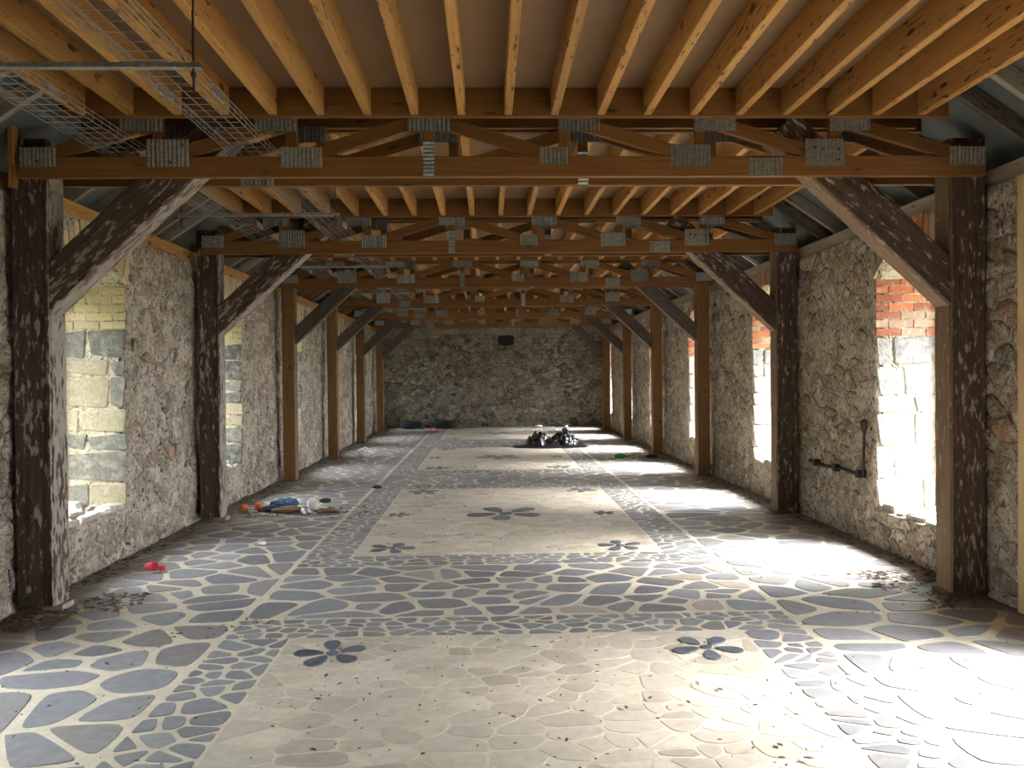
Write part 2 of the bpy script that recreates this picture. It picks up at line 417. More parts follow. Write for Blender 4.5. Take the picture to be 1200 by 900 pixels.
# ------------------------------------------------------------------ floor
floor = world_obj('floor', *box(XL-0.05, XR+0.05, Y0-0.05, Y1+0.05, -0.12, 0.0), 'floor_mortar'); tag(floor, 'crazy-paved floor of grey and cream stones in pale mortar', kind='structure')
rr = random.Random(3)
def flo(a, b, c): return (a, b, c)
PX0, PX1, LX0, LX1 = -1.185, 1.495, -1.60, 1.90
PANELS = [(0.70, 4.72), (6.85, 10.87), (13.0, 17.02), (19.15, 23.17)]
slate = [(0.245, 0.25, 0.268), (0.21, 0.215, 0.232), (0.28, 0.284, 0.30), (0.27, 0.262, 0.255)]
cream = [(0.62, 0.555, 0.45), (0.65, 0.585, 0.475), (0.58, 0.515, 0.42), (0.63, 0.56, 0.465), (0.53, 0.465, 0.38)]
big, small, pale, petals = [], [], [], []
def flat_geo(p, h):
    n = len(p); cx = sum(t[0] for t in p)/n; cyy = sum(t[1] for t in p)/n
    h *= 0.55; v = [(a, b, -0.004) for a, b in p]+[(cx+(a-cx)*0.975, cyy+(b-cyy)*0.975, h) for a, b in p]
    return v, [(i, (i+1) % n, n+(i+1) % n, n+i) for i in range(n)]+[tuple(range(n, 2*n))]
def lay(dst, x0, x1, y0, y1, su, sv, joint, seed, pal, h, drop=0.25, cut=0.16, odd=None, rnd=True):
    for p in cells(x0, x1, y0, y1, su, sv, joint, seed, drop, 0.44, cut):
        c = vary(rr.choice(pal), rr, 0.14)
        if odd and rr.random() < odd[0]: c = vary(odd[1], rr)
        hh = h*rr.uniform(0.75, 1.15)
        if rnd:
            n = len(p); mx, my = sum(t[0] for t in p)/n, sum(t[1] for t in p)/n; k1, k2 = rr.uniform(0.90, 1.0), rr.uniform(0.90, 1.0)
            p = [(mx+(t[0]-mx)*k1, my+(t[1]-my)*k2) for t in chaikin(p, 0.25)]
        v, f = flat_geo(p, hh)
        dst.append((seen(p, flo), v, f, c))
lay(big, XL+0.02, LX0-0.016, 1.0, Y1-0.02, 0.34, 0.25, 0.036, 21, slate, 0.008, 0.12)
lay(big, LX1+0.016, XR-0.02, 1.0, Y1-0.02, 0.34, 0.25, 0.036, 22, slate, 0.008, 0.12)
for i, (a, b) in enumerate(PANELS):
    nxt = PANELS[i+1][0] if i+1 < len(PANELS) else None
    if nxt: lay(big, LX0+0.016, LX1-0.016, b+0.39, nxt-0.39, 0.27, 0.2, 0.03, 31+i, slate, 0.008, 0.15, odd=(0.16, (0.42, 0.36, 0.30)))
    b_end = b+0.36 if nxt else Y1-0.03
    lay(small, LX0+0.016, LX1-0.016, b+0.008, b_end, 0.125, 0.095, 0.02, 41+i, slate, 0.007, 0.2)
    if i: lay(small, LX0+0.016, LX1-0.016, a-0.36, a-0.008, 0.125, 0.095, 0.02, 51+i, slate, 0.007, 0.2)
    lay(small, LX0+0.016, PX0-0.012, a, b, 0.13, 0.10, 0.02, 61+i, slate, 0.007, 0.2)
    lay(small, PX1+0.012, LX1-0.016, a, b, 0.13, 0.10, 0.02, 71+i, slate, 0.007, 0.2)
    lay(pale, PX0, PX1, a, b, 0.155, 0.112, 0.011, 81+i, cream, 0.004, 0.25, 0.2, rnd=False)
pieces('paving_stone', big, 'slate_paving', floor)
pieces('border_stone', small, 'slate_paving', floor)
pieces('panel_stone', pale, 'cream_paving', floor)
def flower(cx, cyy, r_, seed, rot):
    q = random.Random(seed); col = (0.11, 0.125, 0.155)
    n = 10; ring = [(cx+0.17*r_*math.cos(2*math.pi*i/n), cyy+0.15*r_*math.sin(2*math.pi*i/n)) for i in range(n)]
    v, f = stone_geo(ring, flo, 0.009, q, 0.94, -0.005, False); world_obj('flower_centre', v, f, 'slate_paving', floor, vary(col, q))
    for k_ in range(5):
        a = rot+2*math.pi*k_/5+q.uniform(-0.08, 0.08); L = r_*q.uniform(0.9, 1.05); w = 0.26*r_*q.uniform(0.9, 1.1); pts = []
        for i in range(14):
            t = 2*math.pi*i/14; u = (0.23*r_+L)/2+(L-0.23*r_)/2*math.cos(t); s = w*math.sin(t)*(0.85+0.35*math.cos(t))
            pts.append((cx+u*math.cos(a)-s*math.sin(a), cyy+u*math.sin(a)+s*math.cos(a)))
        v, f = stone_geo(pts, flo, 0.009, q, 0.96, -0.005, False); world_obj('flower_petal', v, f, 'slate_paving', floor, vary(col, q))
for i, (a, b) in enumerate(PANELS):
    m = (a+b)/2
    for j, (x, y, r_) in enumerate(((-0.89, b-0.27, 0.21), (1.21, b-0.29, 0.21), (-0.89, a+0.30, 0.21), (1.17, a+0.26, 0.21), (0.17, m, 0.45), (-1.02, m, 0.13), (1.27, m-0.05, 0.13))):
        flower(x, y, r_, 100*i+j, 0.5+j*0.4)

# ------------------------------------------------------------------ side walls with arched window openings
def arch(o, u):
    t = (u-(o['a']+o['b'])/2)/((o['b']-o['a'])/2); return o['spring']+(o['crown']-o['spring'])*(1-t*t)
def openings(b0, w, step, far, sills, added_door=None):
    out = []
    for k_ in range(-1, 6):
        b = b0+step*k_
        if k_ == 5: b = far
        o = dict(a=b-w, b=b, sill=sills.get(k_, 0.42), spring=2.36, crown=2.62, k=k_)
        if k_ == 5: o['a'] = b-0.7
        if added_door and k_ == -1: o.update(a=added_door[0], b=added_door[1], sill=0.0)
        out.append(o)
    return out
OPEN = {'left': openings(7.05, 1.10, 3.27, 23.25, {0: 0.42}, (2.3, 4.1)), 'right': openings(6.93, 1.12, 3.29, 22.75, {0: 0.33}, (2.6, 4.0))}  # doorways nearest the camera are unseen, added to light the near floor
TH_IN, TH_OUT = 0.55, 0.20
def disp(u, z):
    return 0.022*noise.noise((u*1.7, z*1.7, 3.1))+0.016*noise.noise((u*6, z*6, 9.7))+0.008*noise.noise((u*19, z*19, 1.3))
def patch(acc, us, zrange, nz, xin, dirn):
    """rough plaster skin: columns us, zrange(u) -> (z0, z1); rim turned back into the wall"""
    n0 = len(acc.v); nu = len(us); rows = nz+3
    for i in range(-1, nu+1):
        u = us[min(max(i, 0), nu-1)]; z0, z1 = zrange(u)
        for j in range(-1, nz+2):
            z = z0+(z1-z0)*min(max(j, 0), nz)/nz
            rim = i < 0 or i >= nu or j < 0 or j > nz
            x = xin+dirn*0.07 if rim else xin-dirn*disp(u, z)
            acc.v.append((x, u, z))
    for i in range(nu+1):
        for j in range(rows-1):
            q = n0+i*rows+j; acc.f.append((q, q+1, q+rows+1, q+rows))
def span(a, b, d): n = max(1, int(round((b-a)/d))); return [a+(b-a)*i/n for i in range(n+1)]
WALLS = {}
def build_wall(side):
    xin, dirn = (XL, -1) if side == 'left' else (XR, 1); ops = OPEN[side]; core = Acc(); skin = Acc()
    for (xa, xb, ins) in ((0.05, TH_IN, 0.0), (TH_IN, TH_IN+TH_OUT, 0.06)):
        x0, x1 = sorted((xin+dirn*xa, xin+dirn*xb)); prev = Y0-0.6
        for o in ops+[None]:
            a = o['a']+ins if o else Y1+0.6
            core.add(*box(x0, x1, prev, a, -0.1, WALL_TOP))
            if o:
                b = o['b']-ins
                core.add(*box(x0, x1, a, b, -0.1, o['sill']+(0.04 if ins else 0.0)))
                us = span(a, b, 0.09)
                for u0, u1 in zip(us, us[1:]):
                    za, zb = arch(o, u0)-ins*0.4, arch(o, u1)-ins*0.4
                    core.add([(x0, u0, za), (x1, u0, za), (x1, u1, zb), (x0, u1, zb), (x0, u0, WALL_TOP), (x1, u0, WALL_TOP), (x1, u1, WALL_TOP), (x0, u1, WALL_TOP)], BOXF)
                prev = b
    prev = Y0
    for o in ops+[None]:
        a = o['a'] if o else Y1
        if a-prev > 0.05:
            d = 0.035 if a > 4.5 else 0.09
            patch(skin, span(prev, a, d), lambda u: (0.0, WALL_TOP), 80 if a > 4.5 else 30, xin, dirn)
        if o:
            us = span(o['a'], o['b'], 0.045)
            if o['sill'] > 0.05: patch(skin, us, lambda u: (0.0, o['sill']), 12, xin, dirn)
            patch(skin, us, lambda u: (arch(o, u), WALL_TOP), 9, xin, dirn); prev = o['b']
    w = core.obj('wall_'+side, 'cream_jamb_mortar'); tag(w, 'rubble stone %s side wall with patchy old lime plaster and arched windows' % side, kind='structure')
    skin.obj('plaster_skin', 'old_lime_plaster', w, True)
    # rubble stones showing through the plaster
    q = random.Random(5 if side == 'left' else 6); items = []
    pal = [(0.36, 0.295, 0.225)]*7+[(0.47, 0.415, 0.345)]*6+[(0.32, 0.28, 0.24)]*3+[(0.34, 0.25, 0.17)]*4+[(0.16, 0.15, 0.145)]*1+[(0.38, 0.20, 0.13)]*1
    def fr(a, b, c): return (xin-dirn*(c+disp(a, b)), a, b)
    for p in cells(Y0, Y1, 0.0, WALL_TOP, 0.16, 0.12, 0.016, 9 if side == 'left' else 10, 0.25, 0.46, 0.13):
        lo, hi = min(t[0] for t in p), max(t[0] for t in p); zl, zh = min(t[1] for t in p), max(t[1] for t in p)
        if any(hi > o['a']-0.07 and lo < o['b']+0.07 and zh > o['sill']-0.02 and zl < 2.80 for o in ops): continue
        cov = noise.noise((lo*0.8, zl*0.8, 7.7))
        if q.random() < 0.22+0.5*cov: continue
        h = q.uniform(0.003, 0.022); c = vary(q.choice(pal), q, 0.18)
        v, f = stone_geo(p, fr, h, q, q.uniform(0.72, 0.90), -0.02, True, 0.004)
        items.append((seen(p, fr), v, f, c))
    pieces('wall_stone', items, 'rubble_stone', w, 300, True)
    # window jambs: squared blocks, bricks above them, arch bricks on the face, broken sill
    for o in ops:
        if o['k'] < -1: continue
        for face in ('b', 'a'):
            u = o[face]; sg = -1 if face == 'b' else 1
            def fj(a, b, c, u=u, sg=sg): return (xin+dirn*a, u+sg*c, b)
            z = o['sill']+0.01; zt = 1.98 if side == 'left' else 2.03
            if side == 'right' and face == 'b': zt = 1.86
            hs = []
            while sum(hs) < zt-z-0.12: hs.append(q.choice((0.16, 0.22, 0.27, 0.30)))
            fac = (zt-z)/sum(hs)
            for hz in (h_*fac for h_ in hs):
                cuts = [0.0, q.choice((0.15, 0.25, 0.34, 0.42, TH_IN)), TH_IN]
                for c0, c1 in zip(cuts, cuts[1:]):
                    if c1-c0 < 0.05: continue
                    g = 0.006; j_ = 0.035
                    p = [(c0+g+q.uniform(0, j_), z+g), (c1-g-q.uniform(0, j_), z+g+q.uniform(0, j_)), (c1-g, z+hz-g-q.uniform(0, j_)), (c0+g, z+hz-g)]
                    p = chaikin(p, 0.07)
                    if side == 'left': c = vary(q.choice([(0.15, 0.148, 0.13), (0.085, 0.085, 0.082), (0.20, 0.19, 0.155), (0.40, 0.34, 0.22)]), q)
                    else: c = vary(q.choice([(0.30, 0.285, 0.26), (0.22, 0.21, 0.20), (0.33, 0.30, 0.25)]), q)
                    v, f = stone_geo(p, fj, q.uniform(0.006, 0.018), q, 0.93, -0.02, True, 0.003)
                    world_obj('jamb_stone', v, f, 'jamb_block' if side == 'left' else 'pale_jamb_block', w, c)
                z += hz
            row = 0
            while z < 2.40:
                x = -0.11 if row % 2 else 0.0
                while x < TH_IN-0.02:
                    x0, x1 = max(x, 0)+0.005, min(x+0.225, TH_IN)-0.005
                    if x1-x0 > 0.03:
                        p = [(x0, z+0.006), (x1, z+0.006), (x1, z+0.069), (x0, z+0.069)]
                        c = vary((0.54, 0.44, 0.25), q, 0.12) if side == 'left' else vary(q.choice([(0.46, 0.14, 0.06), (0.50, 0.19, 0.09), (0.36, 0.12, 0.07), (0.42, 0.26, 0.18)]), q, 0.15)
                        v, f = stone_geo(p, fj, q.uniform(0.004, 0.010), q, 0.95, -0.015, False, 0.001)
                        world_obj('brick', v, f, 'old_brick', w, c)
                    x += 0.225
                z += 0.075; row += 1
        def ff(a, b, c): return (xin-dirn*(c+0.012), a, b)
        wd = o['b']-o['a']; n = int(wd/0.078)
        for i in range(n):
            u0, u1 = o['a']+wd*i/n+0.005, o['a']+wd*(i+1)/n-0.005; lean = 0.05*((u0+u1)/2-(o['a']+o['b'])/2)/(wd/2)
            za, zb = arch(o, u0)+0.004, arch(o, u1)+0.004; zt = min(2.79, (za+zb)/2+0.20)
            p = [(u0, za), (u1, zb), (u1+lean, zt), (u0+lean, zt)]
            c = vary((0.55, 0.42, 0.23), q) if side == 'left' else vary(q.choice([(0.42, 0.17, 0.09), (0.36, 0.27, 0.19)]), q)
            v, f = stone_geo(p, ff, q.uniform(0.004, 0.010), q, 0.94, -0.04, False, 0.001)
            world_obj('arch_brick', v, f, 'old_brick', w, c)
        if o['sill'] > 0.05:
            x0, x1 = 0.02, TH_IN-0.02
            def fs(a, b, c, s=o['sill']): return (xin+dirn*a, b, s+c)
            for p in cells(x0, x1, o['a']+0.02, o['b']-0.02, 0.17, 0.2, 0.03, 300+o['k']+(50 if side == 'left' else 0), 0.15, 0.4, 0.18):
                v, f = stone_geo(p, fs, q.uniform(0.012, 0.065), q, 0.8, -0.02, True, 0.010)
                world_obj('sill_stone', v, f, 'pale_jamb_block', w, vary((0.44, 0.40, 0.34), q))
    return w
WALLS['left'] = build_wall('left'); WALLS['right'] = build_wall('right')

# far wall
def build_far():
    a = Acc(); us, n = span(XL-0.05, XR+0.05, 0.06), 56; zs = [3.5*i/n for i in range(n+1)]
    for u in us:
        for z in zs: a.v.append((u, Y1-0.018*noise.noise((u*3, z*3, 5))-0.02, z))
    for i in range(len(us)-1):
        for j in range(n): q = i*(n+1)+j; a.f.append((q, q+1, q+n+2, q+n+1))
    a.add(*box(XL-0.8, XR+0.8, Y1+0.03, Y1+0.6, -0.1, 3.5))
    w = a.obj('wall_far', 'far_wall_mortar', None, True); tag(w, 'far gable wall of irregular rubble stone with a dark beam socket', kind='structure')
    q = random.Random(77); items = []
    def fr(u, z, c): return (u, Y1-0.02-c, z)
    pal = [(0.42, 0.375, 0.30)]*5+[(0.33, 0.29, 0.235)]*4+[(0.14, 0.12, 0.105)]*3+[(0.075, 0.066, 0.06)]*2+[(0.36, 0.33, 0.27)]*2
    for p in cells(XL+0.02, XR-0.02, 0.02, 2.78, 0.175, 0.125, 0.02, 78, 0.2, 0.46, 0.14):
        cu, cz = sum(t[0] for t in p)/len(p), sum(t[1] for t in p)/len(p)
        if 0.22 < cu < 0.82 and 2.40 < cz < 2.76: continue
        v, f = stone_geo(p, fr, q.uniform(0.012, 0.07), q, q.uniform(0.65, 0.85), -0.02, True, 0.006)
        items.append((seen(p, fr), v, f, vary(q.choice(pal), q, 0.2)))
    pieces('wall_stone', items, 'far_rubble', w, 300, False)
    s = [(0.27, 2.44), (0.52, 2.42), (0.74, 2.46), (0.77, 2.62), (0.75, 2.73), (0.45, 2.74), (0.28, 2.71)]
    v, f = stone_geo(s, fr, 0.012, q, 0.96, -0.01, False); tag(world_obj('beam_socket', v, f, 'socket_shade', w), 'dark beam socket, a flat patch coloured as its shade')
    world_obj('plaster_band', *box(XL+0.02, XR-0.02, Y1-0.045, Y1, 2.79, 2.93), 'far_wall_mortar', w)
build_far()
rw = Acc(); rw.add(*box(XL-0.8, XR+0.8, Y0-0.6, Y0, -0.1, 3.5))   # unseen wall added behind the camera, dark to cut bounced light
tag(rw.obj('wall_rear', 'brown_sawn_post'), 'dark wall added behind the camera to cut bounced light', kind='structure')
tag(world_obj('ground', *box(-60, 60, -40, 80, -0.35, -0.15), 'outdoor_grass'), 'rough grass outside the building', kind='structure')

def light_screen():      # unseen leafy bank added outside the left windows to block light
    a = Acc(); ys, n = span(-14, 34, 0.5), 16
    for u in ys:
        for j in range(n+1):
            t = math.pi*j/n; r_ = 1+0.25*noise.noise((u*0.7, t*1.5, 2))+0.12*noise.noise((u*2.5, t*5, 4))
            a.v.append((-7.6+1.5*math.cos(t)*r_, u, -0.15+2.9*math.sin(t)*r_))
    for i in range(len(ys)-1):
        for j in range(n): q = i*(n+1)+j; a.f.append((q, q+1, q+n+2, q+n+1))
    tag(a.obj('light_screen', 'outdoor_grass', None, True, True), 'unseen leafy bank added outside the left windows to block light', kind='structure')
light_screen()

# ------------------------------------------------------------------ ceiling: board, joists, headers, rafters, roof sheets
ceiling = world_obj('ceiling', *box(-2.71, 2.96, Y0-0.6, Y1+0.6, Z_CEIL, Z_CEIL+0.018), 'hardboard'); tag(ceiling, 'brown hardboard ceiling on sawn timber joists', kind='structure')
FR = [POST0+BAY*k_ for k_ in range(-1, 6)]
PLY, GAP = 0.045, 0.20
def ply_y(y): return (y-PLY, y), (y+GAP, y+GAP+PLY)
stops = [Y0]
for y in FR:
    (a, _), (_, d) = ply_y(y)
    for (h0, h1) in ((a-0.045, a-0.001), (d+0.001, d+0.045)):
        timber('header_beam', (-2.76, (h0+h1)/2, (Z_CEIL+3.245)/2), (3.08, (h0+h1)/2, (Z_CEIL+3.245)/2), 0.044, Z_CEIL-3.245, 'web_softwood', ceiling)
    stops += [a-0.045, d+0.045]
stops.append(Y1)
for i in range(0, len(stops)-1, 2):
    ya, yb = stops[i], stops[i+1]
    for k_ in range(19):
        x = 0.143+0.306*(k_-9)
        timber('joist', (x, ya, (Z_JOIST+Z_CEIL)/2), (x, yb, (Z_JOIST+Z_CEIL)/2), 0.052, Z_CEIL-Z_JOIST, 'sawn_softwood', ceiling)
def mirror(x, s): return x if s > 0 else 2*XC-x
SL = -0.677
for s in (1, -1):
    for k_ in range(26):
        y0 = Y0-0.5+k_*1.1; v = []
        xs = [2.82, 4.55]; n = 5
        for x in xs:
            for j in range(n+1):
                v.append((mirror(x, s), y0+1.095*j/n, 3.36+SL*(x-2.9)+0.125+(0.006 if j in (0, n) else 0)))
        for x in xs:
            for j in range(n+1):
                v.append((mirror(x, s), y0+1.095*j/n, 3.36+SL*(x-2.9)+0.135+(0.006 if j in (0, n) else 0)))
        f = []
        for L in (0, 2*(n+1)):
            f += [(L+j, L+j+1, L+n+2+j, L+n+1+j) for j in range(n)]
        world_obj('roof_sheet', v, f, 'roof_sheet_grey', ceiling)
    rq = random.Random(40+s)
    rys = sorted(f_-o_+rq.uniform(-0.03, 0.03) for f_ in FR+[FR[-1]+BAY] for o_ in (0.34, 0.68, 1.2, 1.72, 2.24, 2.76))
    for kk, y in enumerate(r_ for r_ in rys if Y0 < r_ < Y1-0.1):
        if not any(f_-0.10 < y < f_+GAP+0.10 for f_ in FR):
            xa, xb = 2.935, 3.62
            m = 'grey_weathered_timber' if (s > 0 and kk % 2) else 'pale_weathered_timber'
            if s < 0 and y > 11.5: m = 'brown_sawn_post'
            timber('rafter', (mirror(xa, s), y, 3.36+SL*(xa-2.9)+0.055), (mirror(xb, s), y, 3.36+SL*(xb-2.9)+0.055), 0.05, 0.11, m, ceiling)
for s, nm, m in ((1, 'right', 'pale_weathered_timber'), (-1, 'left', 'sawn_softwood')):
    x = mirror(3.50, s)
    t = timber('trim_1' if s > 0 else 'trim_2', (x, Y0, WALL_TOP+0.06), (x, Y1, WALL_TOP+0.06), 0.12, 0.12, m)
    tag(t, '%s timber wall plate on top of the %s wall' % ('weathered' if s > 0 else 'orange sawn', nm), kind='structure')

# ------------------------------------------------------------------ roof trusses
PCACHE = {}
def plate_mesh(w, h, vertical=True):
    key = (round(w, 3), round(h, 3), vertical)
    if key not in PCACHE:
        L = w if vertical else h; n = max(3, int(L/0.026)); v, f = [], []
        for i in range(2*n+1):
            t = -L/2+L*i/(2*n); d = -0.010 if i % 2 else 0.0
            for e in (-1, 1):
                v.append((t, d, e*h/2) if vertical else (e*w/2, d, t))
        f = [(2*i, 2*i+2, 2*i+3, 2*i+1) for i in range(2*n)]
        PCACHE[key] = new_mesh('nail_plate', v, f, 'galvanised_steel')
    return PCACHE[key]
bv, bf = lathe_geo([(0.001, 0.012), (0.007, 0.012), (0.009, 0.008), (0.009, 0)], 8)
BOLT = new_mesh('bolt', [(x, -z, y) for x, y, z in bv], bf, 'bolt_steel')
NODES = [-2.148, -1.28, -0.382, 0.514, 1.424, 2.333]; ENDS = (-3.045, 3.355)
def truss(y0, flip, back, label, detail):
    """one ply: bottom and top chord, posts and diagonals, toothed nail plates on the visible face"""
    fx = (lambda x: 2*0.143-x) if flip else (lambda x: x)
    yc = y0+PLY/2; root = empty('roof_truss', (XC, yc, Z_CHORD), label, 'roof truss', 'paired timber roof trusses')
    timber('bottom_chord', (-3.05, yc, Z_CHORD+0.068), (3.36, yc, Z_CHORD+0.068), PLY, 0.136, 'web_softwood', root)
    timber('top_chord', (-2.76, yc, 3.325), (3.02, yc, 3.325), PLY, 0.13, 'web_softwood', root)
    zb, zt = Z_CHORD+0.12, 3.30
    for n_, x in enumerate(NODES):
        timber('vertical_web', (fx(x), yc, zb), (fx(x), yc, zt), PLY-0.004, 0.068, 'web_softwood', root, up=(1, 0, 0))
    chain = [ENDS[0]]+NODES+[ENDS[1]]
    for i in range(1, 7):                     # each node sends its diagonal outward and down; the third node sends two
        tgt = ([i-1] if i <= 3 else [])+([i+1] if i >= 3 else [])
        for j in tgt:
            xa, xb = chain[i], chain[j]; d = 1 if xb > xa else -1
            timber('diagonal_web', (fx(xa+d*0.06), yc, 3.235), (fx(xb-d*(0.10 if j not in (0, 7) else 0.18)), yc, Z_CHORD+0.145), PLY-0.006, 0.088, 'web_softwood', root)
    yf = y0-0.002 if not back else y0-0.002
    def plate(cx, cz, w, h, vert=True, bolts=()):
        o = bpy.data.objects.new('nail_plate', plate_mesh(w, h, vert)); link(o, root, (fx(cx), yf, cz))
        for (bx_, bz_) in bolts:
            b = bpy.data.objects.new('bolt', BOLT); link(b, o, (fx(cx)+bx_, yf-0.004, cz+bz_))
    for i, x in enumerate(NODES):
        off = -0.105 if i < 2 else (0.0 if i == 2 else 0.10)
        plate(x+off, 3.215, 0.277, 0.11)
    for i, x in enumerate(NODES):
        if i == 2: plate(x, 2.985, 0.072, 0.235, False); continue
        off = 0.065 if i < 2 else -0.07
        w, h, z = ((0.275, 0.18, 3.02), (0.27, 0.135, 2.99), 0, (0.19, 0.115, 3.0), (0.27, 0.145, 3.0), (0.265, 0.18, 3.02))[i]
        bl = ((0.02, -0.06), (0.10, 0.05)) if i == 0 else (((-0.07, 0.03), (-0.02, 0.025), (0.09, 0.02), (0.09, -0.05)) if i == 5 else ())
        plate(x+off, z, w, h, True, bl if 0 <= detail < 3 else ())
    plate(1.86, 2.925, 0.225, 0.118)
    plate(-2.92, 2.995, 0.235, 0.125, True, ((0.0, -0.03),) if 0 <= detail < 3 else ()); plate(3.235, 2.995, 0.245, 0.125)
    if detail == 0 and not back: timber('end_cleat', (-3.085, yc-0.01, 2.80), (-3.085, yc-0.01, 3.2), 0.06, 0.035, 'sawn_softwood', root, up=(1, 0, 0))
ORD = ['nearest', 'second', 'third', 'fourth', 'fifth', 'sixth and farthest']
for k_, y in enumerate(FR):
    n_ = k_-1
    (a, _), (c, _) = ply_y(y)
    flip = n_ >= 3
    w_ = ORD[n_] if n_ >= 0 else 'overhead, out-of-view'
    truss(a, flip, False, 'front ply of the %s timber roof truss, facing the camera' % w_, n_)
    truss(c, not flip, True, 'rear ply of the %s timber roof truss, behind its posts' % w_, -9)

# ------------------------------------------------------------------ posts with knee braces
for k_, y in enumerate(FR):
    n_ = k_-1
    for s in (1, -1):
        side = 'right' if s > 0 else 'left'
        old = n_ <= 1
        wdt = {0: 0.25, 1: 0.23}.get(n_, 0.18 if n_ > 1 else 0.25)
        inner = 3.14 if s > 0 else -2.88
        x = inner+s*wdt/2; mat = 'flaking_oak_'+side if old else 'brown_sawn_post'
        w_ = ORD[n_] if n_ >= 0 else 'out-of-view'
        lab = ('dark oak post with flaking pale paint and knee brace, %s on the %s' if old else 'brown sawn timber post with grey knee brace, %s on the %s') % (w_, side)
        root = empty('timber_post', (x, y+GAP/2, 0.0), lab, 'post', 'posts along the %s wall' % side)
        z0 = 0.012 if s > 0 or not old else 0.05
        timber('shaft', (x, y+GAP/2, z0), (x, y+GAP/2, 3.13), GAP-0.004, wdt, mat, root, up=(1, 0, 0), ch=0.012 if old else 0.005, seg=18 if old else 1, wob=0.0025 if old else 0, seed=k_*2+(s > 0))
        if old:
            zp = z0
            timber('edge_bead', (inner+s*0.016, y-0.004, zp+0.02), (inner+s*0.016, y-0.004, 2.86), 0.012, 0.022, mat, root, up=(1, 0, 0))
        dp = 0.255 if n_ == 0 else (0.235 if n_ == 1 else 0.19)
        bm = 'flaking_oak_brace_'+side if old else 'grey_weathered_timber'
        c0 = 2.17 if old else 2.16; sl = 0.92
        xa = inner+s*0.13; xb = inner-s*1.14
        bt = 0.19 if old else 0.13
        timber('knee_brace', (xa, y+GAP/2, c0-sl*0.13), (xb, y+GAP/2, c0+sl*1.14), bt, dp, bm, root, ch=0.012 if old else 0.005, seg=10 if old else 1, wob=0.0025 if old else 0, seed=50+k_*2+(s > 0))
        if old and s < 0:
            timber('footing_block', (inner-0.10, y+0.10, 0.031), (inner+0.035, y+0.10, 0.031), 0.15, 0.038, 'pale_weathered_timber', root)
        elif old:
            timber('footing_block', (inner-0.02, y+0.10, 0.022), (inner+0.16, y+0.10, 0.022), 0.22, 0.03, 'grey_weathered_timber', root)

# ------------------------------------------------------------------ wire cable trays on hung channels
def tray(xc, label):
    yA, yB, w, hh, z = -0.9, 21.3, 0.27, 0.055, 3.022
    root = empty('cable_tray', (xc, (yA+yB)/2, z), label, 'cable tray', 'wire cable trays under the ceiling')
    for i in range(5): 
        x = xc-w/2+w*i/4; v, f = tube_geo([(x, yA, z), (x, yB, z)], 0.0021, 5); world_obj('long_wire', v, f, 'wire_steel', root)
    for x in (xc-w/2-0.004, xc+w/2+0.004):
        for zz in (z+hh*0.5, z+hh): v, f = tube_geo([(x, yA, zz), (x, yB, zz)], 0.0021, 5); world_obj('long_wire', v, f, 'wire_steel', root)
    pts = [(-w/2-0.004, 0, hh+0.006), (-w/2-0.004, 0, 0.012), (-w/2+0.01, 0, -0.005), (w/2-0.01, 0, -0.005), (w/2+0.004, 0, 0.012), (w/2+0.004, 0, hh+0.006)]
    v, f = tube_geo(pts, 0.0019, 4); me = new_mesh('cross_wire', v, f, 'wire_steel')
    n = int((yB-yA)/0.1)
    for i in range(n+1):
        link(bpy.data.objects.new('cross_wire', me), root, (xc, yA+0.02+i*0.1, z))
    for yy in (4.25, 7.95, 11.4):
        for sx in (-1, 1):
            world_obj('splice_clip', *box(xc+sx*w/2-0.006, xc+sx*w/2+0.006, yy-0.09, yy+0.09, z+0.008, z+0.05), 'can_silver', root)
tray(-1.55, 'steel wire cable tray running down the ceiling, nearer the middle')
tray(-2.385, 'steel wire cable tray running down the ceiling, beside the left posts')
for i, y in enumerate((0.35, 3.75, 7.16, 10.55, 13.95, 17.3)):
    ch = empty('support_channel', (-2.02, y, 2.985), 'slotted steel channel on threaded rods carrying the cable trays, %s' % ('over the camera', 'nearest in view', 'second in view', 'third in view', 'fourth in view', 'farthest')[i], 'channel', 'channels hung below the ceiling')
    x0, x1, z = -2.76, -1.32, 2.972
    a = Acc()
    a.add(*box(x0, x1, y-0.02, y-0.0175, z+0.018, z+0.04)); a.add(*box(x0, x1, y+0.0175, y+0.02, z+0.018, z+0.04)); a.add(*box(x0, x1, y-0.0175, y+0.0175, z+0.018, z+0.0205))
    for j in range(18): a.add(*box(x0+0.03+j*0.08, x0+0.065+j*0.08, y-0.0225, y-0.02, z+0.034, z+0.042))
    a.obj('channel', 'galvanised_steel', ch)
    for x in (-1.36, -2.72):
        v, f = tube_geo([(x, y, 2.88), (x, y, Z_CEIL)], 0.006, 6); world_obj('threaded_rod', v, f, 'bolt_steel', ch)
        v, f = lathe_geo([(0.0, 0), (0.013, 0), (0.013, 0.02), (0.0, 0.02)], 6)
        place('nut', v, f, 'bolt_steel', (x, y, z-0.022), ch); place('nut', v, f, 'bolt_steel', (x, y, Z_CEIL-0.022), ch)

